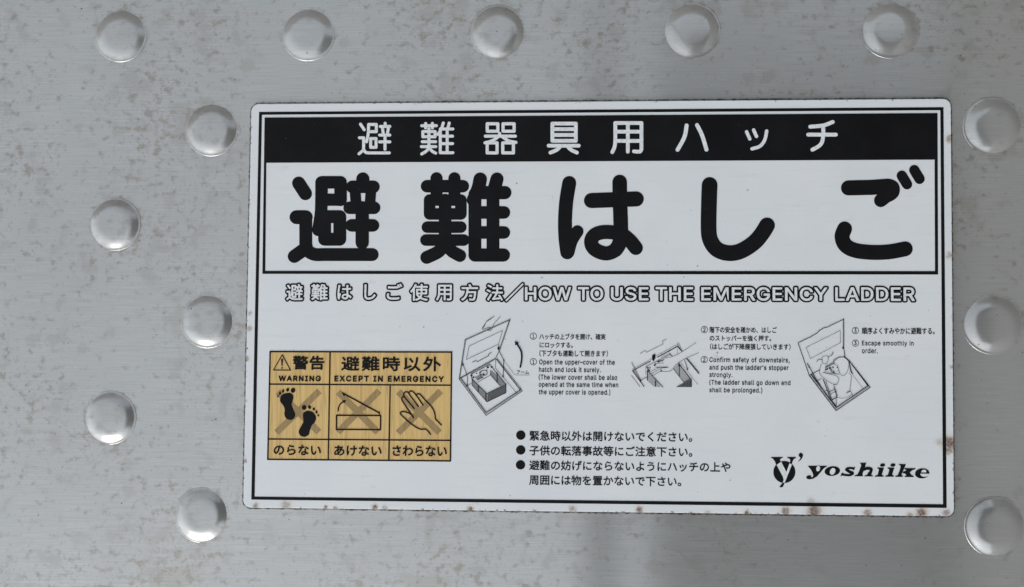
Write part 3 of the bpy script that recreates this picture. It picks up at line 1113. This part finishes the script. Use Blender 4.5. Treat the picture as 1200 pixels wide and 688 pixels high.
q.line(W3([(315, 270), (250, 185), (195, 110), (197, 82), (220, 70), (245, 80), (290, 130), (375, 252)]), r_, curve=True)
q.line(W3([(288, 128), (295, 112), (318, 106), (345, 122), (405, 190), (470, 255), (515, 325), (532, 385), (536, 430), (575, 472), (613, 512)]), r_, curve=True)
q.line(W3([(252, 415), (220, 375), (165, 345), (110, 338), (82, 350), (84, 370), (140, 425), (220, 495), (300, 548), (350, 566), (415, 568), (472, 632)]), r_, curve=True)
q.build("open_hand_symbol", BLACK, lab)
q = Ink(L3)
q.line([(330.9, 415.9), (320.6, 433.7), (340.6, 433.9)], 0.55, closed=True)
q.line([(330.7, 421.4), (330.6, 428.6)], 1.15, r2=0.55)
q.ell((330.6, 431.2), 0.95)
q.build("warning_triangle", BLACK, lab)
rows = []
for body, x0, x1, y0, y1, off, sp in (("警告", 343.0, 380.2, 417.0, 433.4, 0.46, 1.05), ("WARNING", 326.6, 376.0, 440.2, 446.8, 0.42, 1.2),
                                      ("避難時以外", 399.8, 516.8, 417.6, 434.8, 0.42, 1.2), ("EXCEPT IN EMERGENCY", 391.9, 520.2, 440.2, 447.2, 0.42, 1.22),
                                      ("のらない", 320.8, 376.2, 521.2, 533.2, 0.34, 1.03), ("あけない", 391.6, 447.2, 521.9, 534.0, 0.34, 1.03),
                                      ("さわらない", 459.9, 523.7, 522.0, 534.4, 0.34, 1.0)):
    rows += set_text("label_lettering", [(off, BLACK, L3)], x0, x1, y0, y1, lab, body=body, spacing=sp)
o = merge(rows)
o.name = "label_lettering"

# --- notices with bullets
notes = part_empty("notice_list", sign)
for c in ((610.3, 510.0), (610.2, 527.4), (610.0, 544.8)):
    Ink(L1).ell(c, 5.5).build("bullet", BLACK, notes)
rows = []
for body, x0, x1, y0, y1 in (("緊急時以外は開けないでください。", 620.6, 811.2, 504.8, 516.5), ("子供の転落事故等にご注意下さい。", 620.3, 811.2, 522.1, 533.8),
                             ("避難の妨げにならないようにハッチの上や", 620.1, 855.9, 539.4, 551.0), ("周囲には物を置かないで下さい。", 620.0, 798.2, 556.7, 568.3)):
    rows += set_text("notice_lettering", [(0.2, BLACK, L1)], x0, x1, y0, y1, notes, body=body)
o = merge(rows)
o.name = "notice_lettering"

# --- maker's mark: disc with a letter cut through it, and a slanted slab wordmark
logo = part_empty("maker_mark", sign)
M1, M2 = zc(895, 520, 11.43), zc(990, 525, 10.909)
q = Ink(L1)
q.ell((919.1, 553.2), 12.9, n=56)
q.poly(M1([(97, 178), (258, 178), (252, 190), (222, 203), (218, 222), (240, 262), (165, 285), (150, 240), (122, 200), (100, 190)]))
q.poly(M1([(310, 178), (432, 178), (428, 190), (400, 208), (385, 240), (370, 285), (345, 268), (356, 225), (348, 205), (318, 192)]))
q.poly(M1([(255, 520), (280, 520), (268, 555), (252, 582), (230, 586), (208, 578), (235, 545)]))
q.blob(M1([(470, 140), (495, 122), (522, 140), (524, 170), (505, 205), (478, 230), (457, 243), (478, 215), (490, 185), (470, 168)]))
em = q.build("emblem", BLACK, logo)
q = Ink(L2)
q.poly(M1([(170, 284), (232, 240), (300, 375), (302, 400), (272, 472)]))
q.poly(M1([(344, 262), (376, 278), (282, 518), (252, 522)]))
q.poly(M1([(255, 440), (305, 370), (300, 420), (268, 500)]))
q.build("emblem_cutout", WHITE, em)
q = Ink(L1)
hs_ = [Ink(L2), Ink(L2), Ink(L2)]
q.poly(M1([(590, 296), (852, 296), (838, 308), (806, 328), (765, 378), (712, 440), (660, 470), (612, 478), (575, 468), (567, 446), (590, 425), (625, 424),
           (640, 436), (628, 448), (655, 450), (664, 422), (655, 395), (632, 348), (600, 310)]))
hs_[0].ell(M1([(727, 333)])[0], 25 / 11.43, 37 / 11.43, 0.25)
q.ell(M1([(918, 367)])[0], 104 / 11.43, 64 / 11.43, -0.12)
hs_[1].ell(M1([(921, 370)])[0], 35 / 11.43, 47 / 11.43, 0.45)
# s
q.line(M2([(112, 262), (70, 256), (30, 262), (18, 282), (50, 300), (95, 312), (100, 332), (60, 348), (5, 345), (-35, 338)]), 14 / 10.9, curve=True)
q.line(M2([(20, 278), (52, 300), (96, 325)]), 19 / 10.9, curve=True)
q.poly(M2([(118, 242), (132, 246), (120, 284), (106, 284), (100, 270)]))
q.poly(M2([(-48, 362), (-58, 360), (-35, 315), (-20, 318), (-20, 340)]))
# h
q.poly(M2([(188, 190), (272, 190), (258, 245), (240, 290), (226, 330), (230, 352), (232, 362), (122, 362), (128, 350), (160, 340), (185, 290), (208, 225), (204, 205)]))
q.line(M2([(240, 275), (275, 262), (315, 262), (338, 275), (330, 305), (318, 340)]), 19 / 10.9, curve=True)
q.poly(M2([(300, 310), (345, 310), (338, 345), (358, 352), (356, 364), (248, 364), (254, 352), (282, 345)]))
# two i
for dx, dy in ((0, 0), (132, 0)):
    q.poly(M2([(410 + dx, 250 + dy), (500 + dx, 252 + dy), (488 + dx, 290 + dy), (472 + dx, 345 + dy), (496 + dx, 356 + dy), (492 + dx, 368 + dy), (380 + dx, 368 + dy), (388 + dx, 356 + dy),
               (418 + dx, 345 + dy), (430 + dx, 300 + dy), (436 + dx, 272 + dy), (415 + dx, 262 + dy)]))
    q.ell(M2([(482 + dx, 219 + dy)])[0], 33 / 10.9, 21 / 10.9, -0.15)
# k
q.poly(M2([(686, 206), (780, 207), (765, 245), (742, 300), (724, 345), (742, 356), (738, 370), (640, 370), (648, 358), (675, 348), (700, 285), (712, 240), (705, 222), (690, 216)]))
q.poly(M2([(760, 258), (905, 260), (898, 272), (862, 285), (828, 312), (850, 345), (880, 360), (876, 372), (762, 372), (766, 360), (788, 352), (772, 330), (740, 322), (742, 306), (790, 285), (762, 272)]))
# e
q.ell(M2([(988, 325)])[0], 92 / 10.9, 64 / 10.9, -0.08)
hs_[2].poly(M2([(972, 312), (985, 285), (1010, 276), (1035, 284), (1040, 304), (1030, 312)]))
hs_.append(Ink(L2).poly(M2([(962, 328), (1085, 328), (1082, 338), (1070, 352), (1040, 366), (1000, 368), (970, 352)])))
wm = q.build("wordmark", BLACK, logo)
for h in hs_:
    h.build("letter_counter", WHITE, wm)
